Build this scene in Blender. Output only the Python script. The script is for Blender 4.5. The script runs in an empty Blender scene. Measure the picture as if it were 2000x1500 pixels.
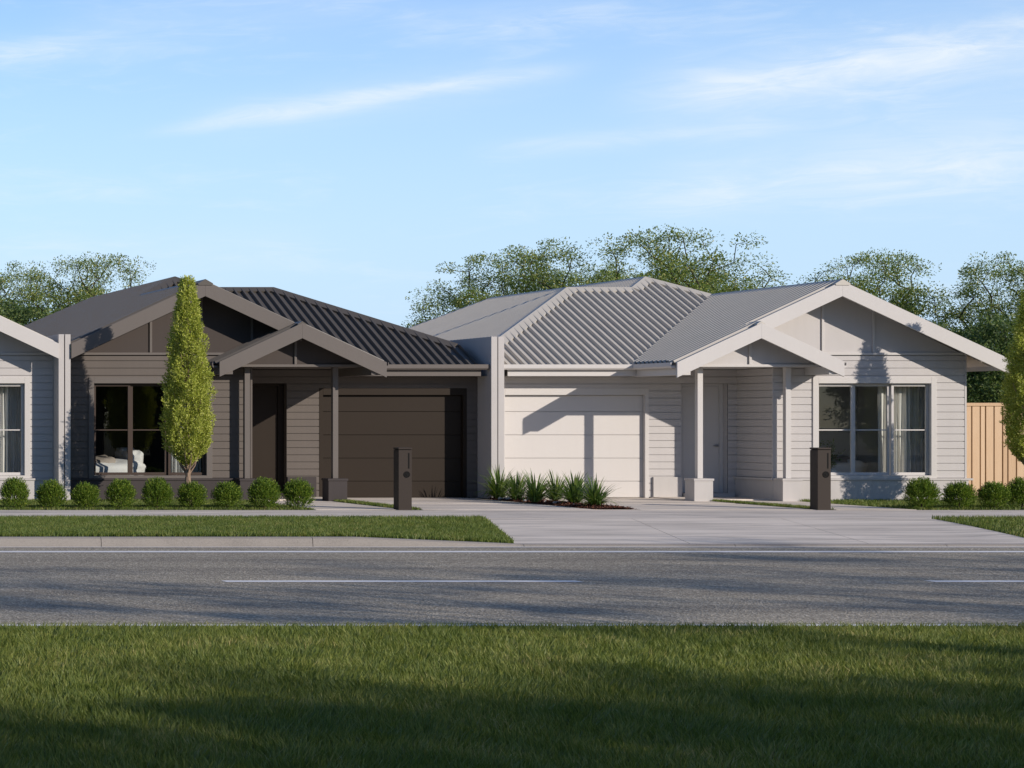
import bpy, math, random
import numpy as np
from mathutils import Vector

C = bpy.context.scene.collection
SC = bpy.context.scene
R = math.radians

# ------------------------------------------------------------------ camera, sky, sun, exposure
FPX, VX, VY, EYE = 4100.0, -760.0, 816.0, 1.70       # lens in photo pixels, vanishing point, eye height
cam = bpy.data.cameras.new("camera")
cam_o = bpy.data.objects.new("camera", cam); C.objects.link(cam_o)
cam_o.location = (0, 0, EYE); cam_o.rotation_euler = (math.pi / 2, 0, 0)
cam.sensor_width = 36; cam.lens = 36 * FPX / 2000
cam.shift_x = (1000 - VX) / 2000; cam.shift_y = (VY - 750) / 2000
cam.clip_start = 0.5; cam.clip_end = 4000
SC.camera = cam_o

SUN_EL, SUN_ROT = R(20.4), R(139.3)
world = bpy.data.worlds.new("World"); SC.world = world; world.use_nodes = True
SKY_STRENGTH, SUN_STRENGTH = 0.068, 3.95
SC.view_settings.view_transform = 'Standard'; SC.view_settings.look = 'None'
SC.view_settings.exposure = 0.0; SC.view_settings.gamma = 1.0
SC.cycles.max_bounces = 8; SC.cycles.diffuse_bounces = 2; SC.cycles.transparent_max_bounces = 16


class NT:
    """small wrapper for building node trees"""
    def __init__(s, tree): s.t = tree
    def n(s, kind, **kw):
        x = s.t.nodes.new(kind)
        for k, v in kw.items(): setattr(x, k, v)
        return x
    def put(s, sock, v):
        if hasattr(v, 'links') or isinstance(v, bpy.types.NodeSocket): s.t.links.new(v, sock)
        else: sock.default_value = v
    def m(s, op, a, b=0.0, c=0.0, clamp=False):
        x = s.n('ShaderNodeMath', operation=op); x.use_clamp = clamp
        s.put(x.inputs[0], a); s.put(x.inputs[1], b)
        if op in ('MULTIPLY_ADD', 'SMOOTH_MIN', 'COMPARE'): s.put(x.inputs[2], c)
        return x.outputs[0]
    def mix(s, f, a, b, blend='MIX'):
        x = s.n('ShaderNodeMix', data_type='RGBA', blend_type=blend)
        s.put(x.inputs['Factor'], f)
        s.put(x.inputs[6], a); s.put(x.inputs[7], b)
        return x.outputs[2]
    def ramp(s, f, stops):
        x = s.n('ShaderNodeValToRGB'); s.put(x.inputs[0], f)
        e = x.color_ramp.elements
        while len(e) < len(stops): e.new(0.5)
        for i, (p, c) in enumerate(stops):
            e[i].position = p; e[i].color = (*c, 1) if len(c) == 3 else c
        return x.outputs[0]
    def noise(s, vec, scale, detail=3, rough=.5, dist=0):
        x = s.n('ShaderNodeTexNoise'); s.put(x.inputs['Vector'], vec)
        x.inputs['Scale'].default_value = scale; x.inputs['Detail'].default_value = detail
        x.inputs['Roughness'].default_value = rough; x.inputs['Distortion'].default_value = dist
        return x.outputs[0]
    def maprange(s, v, a, b, c=0., d=1., smooth=True):
        x = s.n('ShaderNodeMapRange'); x.interpolation_type = 'SMOOTHSTEP' if smooth else 'LINEAR'
        s.put(x.inputs[0], v)
        for i, q in enumerate((a, b, c, d)): s.put(x.inputs[1 + i], q)
        return x.outputs[0]


def build_sky():
    t = NT(world.node_tree)
    bg = world.node_tree.nodes['Background']
    sky = t.n('ShaderNodeTexSky', sky_type='NISHITA')
    sky.sun_disc = False; sky.sun_elevation = SUN_EL; sky.sun_rotation = SUN_ROT
    sky.altitude = 50; sky.air_density = 1.0; sky.dust_density = 0.12; sky.ozone_density = 2.2
    tc = t.n('ShaderNodeTexCoord')
    sep = t.n('ShaderNodeSeparateXYZ'); t.put(sep.inputs[0], tc.outputs['Generated'])
    dx, dy, dz = sep.outputs
    az = t.m('ARCTAN2', dx, dy); el = t.m('ARCSINE', dz)
    comb = t.n('ShaderNodeCombineXYZ'); t.put(comb.inputs[0], az); t.put(comb.inputs[1], el)
    # soft high cirrus: stretched noise, turned a little out of the horizontal
    mp = t.n('ShaderNodeMapping'); t.put(mp.inputs[0], comb.outputs[0])
    mp.inputs['Rotation'].default_value = (0, 0, R(-9)); mp.inputs['Scale'].default_value = (1, 5.5, 1)
    n1 = t.noise(mp.outputs[0], 5.5, 5, .6, .6)
    n2 = t.noise(mp.outputs[0], 24, 6, .65, .8)
    nn = t.m('MULTIPLY_ADD', n2, .38, t.m('MULTIPLY', n1, .62))
    veil = t.m('MULTIPLY', t.maprange(nn, .50, .76), .30)
    total = veil
    def ang(px, py):
        X, Z = (px - VX) / FPX, (VY - py) / FPX
        return math.atan(X), math.atan(Z / math.sqrt(1 + X * X))
    wob = t.m('MULTIPLY', t.m('SUBTRACT', t.noise(mp.outputs[0], 9, 3), .5), .012)
    for (x0, y0, x1, y1, w, amp) in [
            (200, 268, 1230, 118, .0036, .46), (300, 250, 1180, 130, .0085, .22), (1120, 205, 2250, 40, .0075, .42), (1180, 190, 2300, 66, .019, .34),
            (880, 302, 1620, 226, .0050, .34), (1150, 390, 2300, 275, .012, .42), (-250, 122, 300, 84, .006, .32),
            (40, 66, 900, -30, .013, .20), (-100, 545, 700, 470, .012, .16), (1500, 330, 2300, 250, .020, .2), (700, 60, 1300, 10, .010, .18)]:
        (a0, e0), (a1, e1) = ang(x0, y0), ang(x1, y1)
        L = math.hypot(a1 - a0, e1 - e0); ca, se = (a1 - a0) / L, (e1 - e0) / L
        ra = t.m('SUBTRACT', az, a0); re = t.m('SUBTRACT', el, e0)
        al = t.m('DIVIDE', t.m('ADD', t.m('MULTIPLY', ra, ca), t.m('MULTIPLY', re, se)), L)
        cr = t.m('ADD', t.m('SUBTRACT', t.m('MULTIPLY', re, ca), t.m('MULTIPLY', ra, se)), wob)
        g = t.m('EXPONENT', t.m('MULTIPLY', t.m('POWER', t.m('ABSOLUTE', t.m('DIVIDE', cr, w)), 2.0), -1.0))
        env = t.m('MULTIPLY', t.maprange(al, 0, .3), t.maprange(al, 1, .72))
        tex = t.maprange(n2, .22, .72, .32, .98)
        total = t.m('ADD', total, t.m('MULTIPLY', t.m('MULTIPLY', g, env), t.m('MULTIPLY', tex, amp)))
    total = t.m('MULTIPLY', t.m('MINIMUM', total, .85), t.maprange(el, -.01, .03))
    blue = t.mix(1.0, sky.outputs[0], t.mix(t.m('MULTIPLY', t.maprange(dy, .0, .5), t.maprange(el, .55, .22)), (.81, 1.0, 1.37, 1), (2.12, 2.33, 2.88, 1)), 'MULTIPLY')
    # thin pale veil that thickens towards the horizon away from the sun
    vw = t.m('MULTIPLY', t.maprange(dy, -.1, .5), t.maprange(el, .0, .23, .92, .06))
    hazy = t.mix(vw, blue, (8.2, 11.2, 14.7, 1))
    lit = t.n('ShaderNodeMix', data_type='RGBA'); lit.clamp_factor = True
    t.put(lit.inputs['Factor'], total); t.put(lit.inputs[6], hazy)
    lit.inputs[7].default_value = (13.4, 14.2, 14.8, 1)
    t.put(bg.inputs['Color'], lit.outputs[2]); bg.inputs['Strength'].default_value = SKY_STRENGTH
build_sky()

sun = bpy.data.lights.new("sun", 'SUN'); sun.energy = SUN_STRENGTH; sun.angle = R(.5); sun.color = (1, .91, .815)
sun_o = bpy.data.objects.new("sun", sun); C.objects.link(sun_o)
sd = Vector((math.sin(SUN_ROT) * math.cos(SUN_EL), math.cos(SUN_ROT) * math.cos(SUN_EL), math.sin(SUN_EL)))
sun_o.rotation_euler = (-sd).to_track_quat('-Z', 'Y').to_euler(); sun_o.location = (30, -20, 30)


# ------------------------------------------------------------------ materials
def new_mat(name):
    m = bpy.data.materials.new(name); m.use_nodes = True
    t = NT(m.node_tree); b = m.node_tree.nodes['Principled BSDF']
    return m, t, b

def obj_co(t):
    return t.n('ShaderNodeTexCoord').outputs['Object']

def bump(t, b, h, strength, dist):
    x = t.n('ShaderNodeBump'); x.inputs['Strength'].default_value = strength; x.inputs['Distance'].default_value = dist
    t.put(x.inputs['Height'], h); t.put(b.inputs['Normal'], x.outputs[0])

def paint(name, rgb, rough=.55, var=.05, grain=.0, grain_scale=160, spec=.15, streak=True):
    m, t, b = new_mat(name)
    co = obj_co(t)
    n = t.noise(co, 1.3, 4, .6)
    if streak:
        mp = t.n('ShaderNodeMapping'); t.put(mp.inputs[0], co); mp.inputs['Scale'].default_value = (6, 6, .5)
        n = t.m('MULTIPLY_ADD', t.noise(mp.outputs[0], 1.5, 4, .6), .5, t.m('MULTIPLY', n, .5))
    lo = tuple(c * (1 - var) for c in rgb); hi = tuple(min(1, c * (1 + var)) for c in rgb)
    t.put(b.inputs['Base Color'], t.ramp(n, [(.3, lo), (.7, hi)]))
    b.inputs['Roughness'].default_value = rough
    b.inputs['Specular IOR Level'].default_value = spec
    if grain: bump(t, b, t.noise(co, grain_scale, 2), grain, .004)
    return m

M = {}
M['light_board'] = paint('light weatherboard paint', (.575, .545, .525), .6, .035, .1)
M['light_trim'] = paint('light trim paint', (.63, .60, .57), .5, .02)
M['light_render'] = paint('light wall render', (.56, .53, .505), .85, .05, .35, 90)
M['light_door'] = paint('light garage door paint', (.66, .625, .59), .5, .015)
M['light_roof'] = paint('light steel roofing', (.565, .525, .46), .5, .05, spec=.25)
M['dark_board'] = paint('dark weatherboard paint', (.150, .128, .112), .6, .06, .1)
M['dark_trim'] = paint('dark trim paint', (.165, .145, .131), .5, .03)
M['dark_frame'] = paint('dark bronze frame', (.075, .055, .045), .4, .03)
M['dark_render'] = paint('dark wall render', (.072, .062, .060), .85, .06, .35, 90)
M['dark_panel'] = paint('dark gable lining', (.078, .064, .057), .7, .04, .15)
M['dark_door'] = paint('dark garage door steel', (.032, .0228, .0158), .45, .03)
M['dark_roof'] = paint('dark steel roofing', (.100, .087, .072), .42, .06, spec=.45)
M['steel'] = paint('brushed steel', (.25, .25, .26), .3, .03, spec=.8)
M['mailbox'] = paint('bronze powder coat', (.045, .035, .029), .5, .05, .06, 400)
M['black'] = paint('black recess', (.006, .006, .006), .7, .02)
M['white_pot'] = paint('white glazed pot', (.7, .7, .7), .3, .02)
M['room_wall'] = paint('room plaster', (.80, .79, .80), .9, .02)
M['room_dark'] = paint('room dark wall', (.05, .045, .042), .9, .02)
M['linen'] = paint('white bed linen', (.72, .70, .68), .9, .04, .3, 60, streak=False)
M['throw'] = paint('taupe throw', (.33, .28, .24), .95, .10, .5, 40, streak=False)
M['bark'] = paint('dark bark', (.055, .042, .034), .9, .35, .8, 12)
M['pale_bark'] = paint('pale young bark', (.30, .215, .155), .9, .25, .6, 30)
M['pebble'] = paint('white pebble', (.6, .58, .55), .7, .1, streak=False)
M['line'] = paint('road line paint', (.90, .885, .86), .6, .05, .2, 30, streak=False)
M['soil'] = paint('dark soil', (.035, .032, .018), .95, .3, .8, 20, streak=False)
M['turf'] = paint('turf thatch', (.035, .045, .012), .95, .35, .8, 12, streak=False)
M['far'] = paint('paddock grass', (.07, .09, .03), .95, .3, .5, 2, streak=False)


def wood():
    m, t, b = new_mat('cedar paling timber'); co = obj_co(t)
    mp = t.n('ShaderNodeMapping'); t.put(mp.inputs[0], co); mp.inputs['Scale'].default_value = (14, 14, .7)
    n = t.noise(mp.outputs[0], 3.5, 5, .6, .8)
    isl = t.n('ShaderNodeNewGeometry').outputs['Random Per Island']
    v = t.m('MULTIPLY_ADD', isl, .45, t.m('MULTIPLY', n, .6))
    t.put(b.inputs['Base Color'], t.ramp(v, [(.15, (.54, .35, .20)), (.5, (.66, .45, .275)), (.9, (.76, .55, .36))]))
    b.inputs['Roughness'].default_value = .8
    return m
M['wood'] = wood()


def concrete(name, rgb, smear=.25, speck=.12, sx=.35, sy=2.2):
    m, t, b = new_mat(name); co = t.n('ShaderNodeNewGeometry').outputs['Position']
    mp = t.n('ShaderNodeMapping'); t.put(mp.inputs[0], co); mp.inputs['Scale'].default_value = (sx, sy, 1)
    mp.inputs['Rotation'].default_value = (0, 0, R(22))
    n1 = t.noise(mp.outputs[0], .9, 6, .65, 1.2)
    n2 = t.noise(co, .6, 3, .5)
    n3 = t.noise(co, 55, 2, .7)
    f = t.m('ADD', t.m('MULTIPLY', t.maprange(n1, .28, .66), smear), t.m('MULTIPLY', n2, .12))
    f = t.m('ADD', f, t.m('MULTIPLY', n3, speck))
    lo = tuple(c * .50 for c in rgb)
    t.put(b.inputs['Base Color'], t.ramp(f, [(.05, lo), (smear + speck * .5 + .06, rgb)]))
    b.inputs['Roughness'].default_value = .85
    bump(t, b, t.m('ADD', n3, t.m('MULTIPLY', n1, .4)), .25, .006)
    return m
M['concrete'] = concrete('driveway concrete', (.88, .775, .655), .42, .16)
M['path'] = concrete('footpath concrete', (.80, .71, .61), .36, .14)
M['kerb'] = concrete('kerb concrete', (.31, .282, .255), .06, .3, 1, 1)


def asphalt():
    m, t, b = new_mat('worn asphalt'); co = t.n('ShaderNodeNewGeometry').outputs['Position']
    fine = t.n('ShaderNodeTexVoronoi'); t.put(fine.inputs['Vector'], co); fine.inputs['Scale'].default_value = 55
    sep = t.n('ShaderNodeSeparateColor'); t.put(sep.inputs[0], fine.outputs['Color'])
    mp = t.n('ShaderNodeMapping'); t.put(mp.inputs[0], co); mp.inputs['Scale'].default_value = (.22, 1.4, 1)
    big = t.noise(mp.outputs[0], 1.0, 5, .62, .6)
    med = t.noise(co, 9, 4, .7)
    base = t.ramp(sep.outputs[0], [(.0, (.18, .157, .118)), (.55, (.355, .312, .238)), (.86, (.48, .425, .33)), (1, (.76, .69, .55))])
    shade = t.ramp(t.m('MULTIPLY_ADD', med, .35, t.m('MULTIPLY', big, .65)), [(.3, (.72, .72, .73)), (.7, (1.32, 1.29, 1.25))])
    sp = t.n('ShaderNodeSeparateXYZ'); t.put(sp.inputs[0], co)
    y = t.m('ADD', sp.outputs[1], t.m('MULTIPLY', t.m('SUBTRACT', big, .5), .5))
    trk = 0.
    for yc in (20.2, 21.9, 25.3, 27.0):
        trk = t.m('ADD', trk, t.m('EXPONENT', t.m('MULTIPLY', t.m('POWER', t.m('ABSOLUTE', t.m('DIVIDE', t.m('SUBTRACT', y, yc), .42)), 2.0), -1.0)))
    worn = t.ramp(trk, [(0, (1.04, 1.04, 1.04)), (1, (.86, .86, .87))])
    t.put(b.inputs['Base Color'], t.mix(1.0, t.mix(1.0, base, shade, 'MULTIPLY'), worn, 'MULTIPLY'))
    b.inputs['Roughness'].default_value = .8
    b.inputs['Specular IOR Level'].default_value = .3
    bump(t, b, fine.outputs['Distance'], .7, .012)
    return m
M['asphalt'] = asphalt()


def leaf(name, stops, trans=.35, rough=.5, tint=(1.0, 1.1, .45), patch=0):
    m, t, b = new_mat(name)
    isl = t.n('ShaderNodeNewGeometry').outputs['Random Per Island']
    if patch:      # clumps of drier and greener grass, by where the blade stands
        pos = t.n('ShaderNodeNewGeometry').outputs['Position']
        pn = t.noise(pos, 1.1, 4, .6)
        isl = t.m('ADD', t.m('MULTIPLY', isl, 1 - patch), t.m('MULTIPLY', t.maprange(pn, .32, .68), patch))
    col = t.ramp(isl, stops)
    t.put(b.inputs['Base Color'], col); b.inputs['Roughness'].default_value = rough
    b.inputs['Specular IOR Level'].default_value = .3
    tr = t.n('ShaderNodeBsdfTranslucent')
    t.put(tr.inputs['Color'], t.mix(1.0, col, (*tint, 1), 'MULTIPLY'))
    mx = t.n('ShaderNodeMixShader'); mx.inputs[0].default_value = trans
    out = t.t.nodes['Material Output']
    t.put(mx.inputs[1], b.outputs[0]); t.put(mx.inputs[2], tr.outputs[0]); t.put(out.inputs[0], mx.outputs[0])
    return m
M['grass'] = leaf('lawn grass blade', [(0, (0.089, 0.136, 0.030)), (.45, (0.149, 0.210, 0.043)), (.8, (0.239, 0.273, 0.066)), (1, (0.418, 0.346, 0.150))], .3, tint=(1.0, 1.02, .55), patch=.25)
M['verge_grass'] = leaf('long verge grass blade', [(0, (0.112, 0.162, 0.035)), (.5, (0.192, 0.236, 0.050)), (.85, (0.315, 0.324, 0.083)), (1, (0.540, 0.432, 0.201))], .3, tint=(1.0, 1.02, .55), patch=.3)
M['columnar'] = leaf('lime upright foliage', [(0, (0.263, 0.315, 0.052)), (.5, (0.473, 0.542, 0.096)), (.85, (0.735, 0.750, 0.175)), (1, (0.750, 0.750, 0.280))], .32, tint=(1, 1.02, .5))
M['box_leaf'] = leaf('box shrub foliage', [(0, (0.067, 0.125, 0.016)), (.5, (0.125, 0.211, 0.025)), (.85, (0.230, 0.326, 0.038)), (1, (0.384, 0.422, 0.067))], .3)
M['strap_leaf'] = leaf('strap leaf', [(0, (0.075, 0.135, 0.038)), (.6, (0.149, 0.239, 0.060)), (1, (0.329, 0.404, 0.105))], .3, .35)
M['tree_leaf'] = leaf('gum green leaf', [(0, (0.107, 0.162, 0.054)), (.5, (0.228, 0.310, 0.090)), (.85, (0.396, 0.443, 0.139)), (1, (0.671, 0.591, 0.240))], .4)
M['dense_leaf'] = leaf('deep green leaf', [(0, (0.059, 0.106, 0.044)), (.6, (0.129, 0.194, 0.068)), (1, (0.283, 0.331, 0.115))], .35)
M['mulch'] = leaf('bark mulch chip', [(0, (.045, .018, .011)), (.5, (.12, .045, .028)), (1, (.22, .10, .066))], .0, .9)
M['sheer'] = leaf('sheer curtain', [(0, (.78, .77, .75)), (1, (.78, .77, .75))], .5, .9, (1, 1, 1))
M['drape'] = leaf('cream drape', [(0, (.88, .84, .78)), (1, (.88, .84, .78))], .15, .9, (1, .95, .85))


def glass():
    m, t, b = new_mat('window glass')
    m.node_tree.nodes.remove(b); m.use_transparent_shadow = True
    lw = t.n('ShaderNodeLayerWeight'); lw.inputs['Blend'].default_value = .5
    frs = t.m('MULTIPLY_ADD', t.m('POWER', lw.outputs['Facing'], 5.0), .92, .075)
    tr = t.n('ShaderNodeBsdfTransparent'); tr.inputs['Color'].default_value = (.92, .95, .94, 1)
    gl = t.n('ShaderNodeBsdfGlossy'); gl.inputs['Roughness'].default_value = .0
    mx = t.n('ShaderNodeMixShader')
    t.put(mx.inputs[0], frs); t.put(mx.inputs[1], tr.outputs[0]); t.put(mx.inputs[2], gl.outputs[0])
    t.put(m.node_tree.nodes['Material Output'].inputs[0], mx.outputs[0])
    return m
M['glass'] = glass()


# ------------------------------------------------------------------ mesh helpers
class MB:
    def __init__(s): s.v, s.f = [], []
    def poly(s, pts):
        k = len(s.v); s.v += [tuple(p) for p in pts]; s.f.append(tuple(range(k, k + len(pts))))
    def box(s, x0, x1, y0, y1, z0, z1):
        x0, x1 = sorted((x0, x1)); y0, y1 = sorted((y0, y1)); z0, z1 = sorted((z0, z1))
        k = len(s.v)
        s.v += [(x, y, z) for z in (z0, z1) for y in (y0, y1) for x in (x0, x1)]
        for f in ((0, 2, 3, 1), (4, 5, 7, 6), (0, 1, 5, 4), (2, 6, 7, 3), (0, 4, 6, 2), (1, 3, 7, 5)):
            s.f.append(tuple(k + i for i in f))
    def prism(s, pts, d):
        """polygon pts pushed along vector d"""
        n = len(pts); k = len(s.v); d = Vector(d)
        s.v += [tuple(p) for p in pts] + [tuple(Vector(p) + d) for p in pts]
        s.f.append(tuple(range(k, k + n))); s.f.append(tuple(range(k + 2 * n - 1, k + n - 1, -1)))
        for i in range(n):
            j = (i + 1) % n; s.f.append((k + i, k + n + i, k + n + j, k + j))
    def tube(s, p0, p1, r0, r1, n=6):
        p0, p1 = Vector(p0), Vector(p1); d = p1 - p0
        if d.length < 1e-6: return
        a = d.orthogonal().normalized(); b = d.normalized().cross(a); k = len(s.v)
        for p, r in ((p0, r0), (p1, r1)):
            for i in range(n):
                th = 2 * math.pi * i / n; s.v.append(tuple(p + a * (r * math.cos(th)) + b * (r * math.sin(th))))
        for i in range(n):
            j = (i + 1) % n; s.f.append((k + i, k + j, k + n + j, k + n + i))
        s.f.append(tuple(range(k + n - 1, k - 1, -1))); s.f.append(tuple(range(k + n, k + 2 * n)))
    def build(s, name, mat, parent=None, bevel=0, smooth=False):
        me = bpy.data.meshes.new(name); me.from_pydata(s.v, [], s.f); me.validate(); me.materials.append(mat)
        if smooth:
            for p in me.polygons: p.use_smooth = True
        o = bpy.data.objects.new(name, me); C.objects.link(o)
        if parent: o.parent = parent
        if bevel:
            b = o.modifiers.new('bevel', 'BEVEL'); b.width = bevel; b.segments = 2; b.limit_method = 'ANGLE'; b.angle_limit = R(40)
        return o

def np_mesh(name, verts, faces, mat, smooth=False):
    """verts (N,3), faces (M,k) with one k"""
    verts = np.asarray(verts, np.float32).reshape(-1, 3); faces = np.asarray(faces, np.int32)
    k = faces.shape[1]; me = bpy.data.meshes.new(name)
    me.vertices.add(len(verts)); me.vertices.foreach_set('co', verts.ravel())
    me.loops.add(faces.size); me.loops.foreach_set('vertex_index', faces.ravel())
    me.polygons.add(len(faces))
    me.polygons.foreach_set('loop_start', np.arange(0, faces.size, k, dtype=np.int32))
    if smooth: me.polygons.foreach_set('use_smooth', np.ones(len(faces), bool))
    me.update(calc_edges=True); me.materials.append(mat)
    return me

def link(name, me, parent=None):
    o = bpy.data.objects.new(name, me); C.objects.link(o)
    if parent: o.parent = parent
    return o

def tag(o, label=None, cat=None, group=None, kind=None):
    if label: o['label'] = label
    if cat: o['category'] = cat
    if group: o['group'] = group
    if kind: o['kind'] = kind
    return o

def empty(name, loc, label, cat, group=None):
    o = bpy.data.objects.new(name, None); C.objects.link(o); o.location = loc; o.empty_display_size = .2
    return tag(o, label, cat, group)

def copy_tree(o, parent=None):
    c = o.copy(); C.objects.link(c)
    if parent: c.parent = parent
    for ch in o.children: copy_tree(ch, c)
    return c

def leaves(p, d, L, W, rng, fold=.25):
    """diamond leaf quads: base p, axis d"""
    n = len(p); d = d / (np.linalg.norm(d, axis=1, keepdims=True) + 1e-9)
    s = np.cross(d, rng.normal(size=(n, 3))); s /= np.linalg.norm(s, axis=1, keepdims=True) + 1e-9
    up = np.cross(s, d)
    L = np.broadcast_to(np.asarray(L, float).reshape(-1, 1), (n, 1)); W = np.broadcast_to(np.asarray(W, float).reshape(-1, 1), (n, 1))
    a, c = p, p + d * L
    m = p + d * L * .5 + up * W * fold
    v = np.stack([a, m + s * W * .5, c, m - s * W * .5], 1).reshape(-1, 3)
    return v, np.arange(4 * n).reshape(n, 4)


# ------------------------------------------------------------------ ground, road, paths
DF = 43.0                       # depth of the houses' front gable walls
ROAD_Z = -.13
PARTY = 18.455                  # X of the wall line shared by the dark and the light house

def ktop(X):                    # kerb height along the street: dips at the crossover
    if X <= 10.6: return 0.
    if X < 12.96: return -.10 * (X - 10.6) / 2.36
    if X < 20.4: return -.10
    if X < 22.8: return -.10 * (22.8 - X) / 2.4
    return 0.
def strip_z(X, D): return ktop(X) * min(1, max(0, (35.56 - D) / 5.76))

def structure(name, mb, mat): return tag(mb.build(name, mat), kind='structure')

g = MB(); g.poly([(-900, -300, -.19), (1500, -300, -.19), (1500, 1800, -.19), (-900, 1800, -.19)])
structure('ground', g, M['far'])
g = MB(); g.poly([(-150, 18.25, ROAD_Z), (250, 18.25, ROAD_Z), (250, 29.9, ROAD_Z), (-150, 29.9, ROAD_Z)])
structure('road', g, M['asphalt'])
g = MB()
g.poly([(-150, 29.60, ROAD_Z + .004), (250, 29.60, ROAD_Z + .004), (250, 29.72, ROAD_Z + .004), (-150, 29.72, ROAD_Z + .004)])
g.poly([(-150, 28.50, ROAD_Z + .004), (250, 28.50, ROAD_Z + .004), (250, 28.80, ROAD_Z + .004), (-150, 28.80, ROAD_Z + .004)])
g.poly([(-150, 18.42, ROAD_Z + .004), (250, 18.42, ROAD_Z + .004), (250, 18.56, ROAD_Z + .004), (-150, 18.56, ROAD_Z + .004)])
for i in range(-12, 20):
    x0 = 6.85 + 7.89 * i
    g.poly([(x0, 23.35, ROAD_Z + .004), (x0 + 3.97, 23.35, ROAD_Z + .004), (x0 + 3.97, 23.57, ROAD_Z + .004), (x0, 23.57, ROAD_Z + .004)])
structure('road_marking', g, M['line'])

# kerb with joints, its top following ktop()
g = MB(); xs = [-60 + 1.0 * i for i in range(160)]
jn = [ -60 + 3.0 * i + .95 for i in range(60)]
xs = sorted(set([round(x, 3) for x in xs] + [10.6, 12.96, 20.4, 22.8] + [round(j, 3) for j in jn] + [round(j + .008, 3) for j in jn]))
for a, b in zip(xs, xs[1:]):
    if abs(b - a - .008) < 1e-3: continue
    za, zb = ktop(a) + .004, ktop(b) + .004
    f = 29.755; r = 29.81; k = 29.98
    g.poly([(a, f, ROAD_Z - .02), (b, f, ROAD_Z - .02), (b, r - .03, zb - .02), (a, r - .03, za - .02)])
    g.poly([(a, r - .03, za - .02), (b, r - .03, zb - .02), (b, r, zb), (a, r, za)])
    g.poly([(a, r, za), (b, r, zb), (b, k, zb), (a, k, za)])
    g.poly([(a, f, ROAD_Z - .02), (a, r, za), (a, k, za), (a, k, ROAD_Z - .02)])
    g.poly([(b, f, ROAD_Z - .02), (b, k, ROAD_Z - .02), (b, k, zb), (b, r, zb)])
structure('kerb', g, M['kerb'])

def slabs(mb, X0, X1, D0, D1, z, step, gap=.016, first=0, th=.16):
    x = X0; e = X0 + (first or step)
    while x < X1 - .01:
        e = min(e, X1); mb.box(x + gap / 2, e - gap / 2, D0, D1, z - th, z); x = e; e = x + step
g = MB(); slabs(g, -40, 70, 35.56, 38.7, 0, 3.1)
structure('footpath', g, M['path'])

# crossover between footpath and road, flared, dipping to the kerb
def lx(D): return 14.79 + (D - 35.56) * .338       # left edge
def rx(D): return 22.33 + (D - 35.56) * .327       # right edge
g = MB(); nx, ny = 14, 8
cuts = [0, 2, 4, 4.62, 4.634, 6, 8, 9.32, 9.334, 11, 12.5, 14]
for i0, i1 in zip(cuts, cuts[1:]):
    if i1 - i0 < .05: continue                       # an open saw cut
    for j in range(ny):
        q = []
        for (a, b) in ((i0, j), (i1, j), (i1, j + 1), (i0, j + 1)):
            D = 29.98 + (35.553 - 29.98) * b / ny; X = lx(D) + (rx(D) - lx(D)) * a / nx
            q.append((X, D, strip_z(X, D) - .001))
        g.poly(q)
structure('crossover', g, M['concrete'])

def drive(mb, X0, X1):
    xm = (X0 + X1) / 2
    for a, b in ((X0, xm - .004), (xm + .004, X1)):
        mb.box(a, b, 38.715, 41.55, -.16, .004); mb.box(a, b, 41.566, 44.62, -.16, .008)
g = MB()
drive(g, 14.98, 18.2); drive(g, 18.98, 22.28)
g.box(16.5, 18.95, 38.708, 38.84, -.16, .003)
structure('driveway', g, M['concrete'])
g = MB()
g.box(PARTY - 5.45, PARTY - 3.82, 38.708, 43.0, -.16, .006); g.box(PARTY - 5.36, PARTY - 3.45, 43.006, 44.6, -.16, .03)
g.box(PARTY + 4.14, PARTY + 5.62, 38.708, 43.0, -.16, .006); g.box(PARTY + 3.52, PARTY + 5.36, 43.006, 44.6, -.16, .03)
structure('path', g, M['concrete'])

# soil sheets under the lawns
g = MB()
g.box(-40, PARTY - 5.462, 38.712, 60, -.18, -.015); g.box(PARTY - 3.81, PARTY - 3.482, 38.712, 43.7, -.18, -.012)
g.box(PARTY + 3.832, PARTY + 4.13, 38.712, 43.7, -.18, -.012); g.box(PARTY + 5.632, 70, 38.712, 60, -.18, -.015)
structure('lawn', g, M['turf'])
g = MB()
xs = [-40 + i for i in range(46)] + [6 + .5 * i for i in range(18)]
rows = [29.985 + (35.55 - 29.985) * j / 6 for j in range(7)]
for j in range(6):
    for i in range(60):
        def pt(i, j):
            D = rows[j]; e = lx(D) - .02; X = -40 + (e + 40) * (1 - (1 - i / 60) ** 2); return (X, D, strip_z(X, D) - .02)
        g.poly([pt(i, j), pt(i + 1, j), pt(i + 1, j + 1), pt(i, j + 1)])
        def pr(i, j):
            D = rows[j]; e = rx(D) + .02; X = e + (70 - e) * (i / 60) ** 2; return (X, D, strip_z(X, D) - .02)
        g.poly([pr(i, j), pr(i + 1, j), pr(i + 1, j + 1), pr(i, j + 1)])
structure('nature_strip', g, M['turf'])
g = MB(); g.poly([(-60, -60, -.152), (120, -60, -.152), (120, 18.29, -.15), (-60, 18.29, -.15)])
structure('verge', g, M['turf'])


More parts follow.
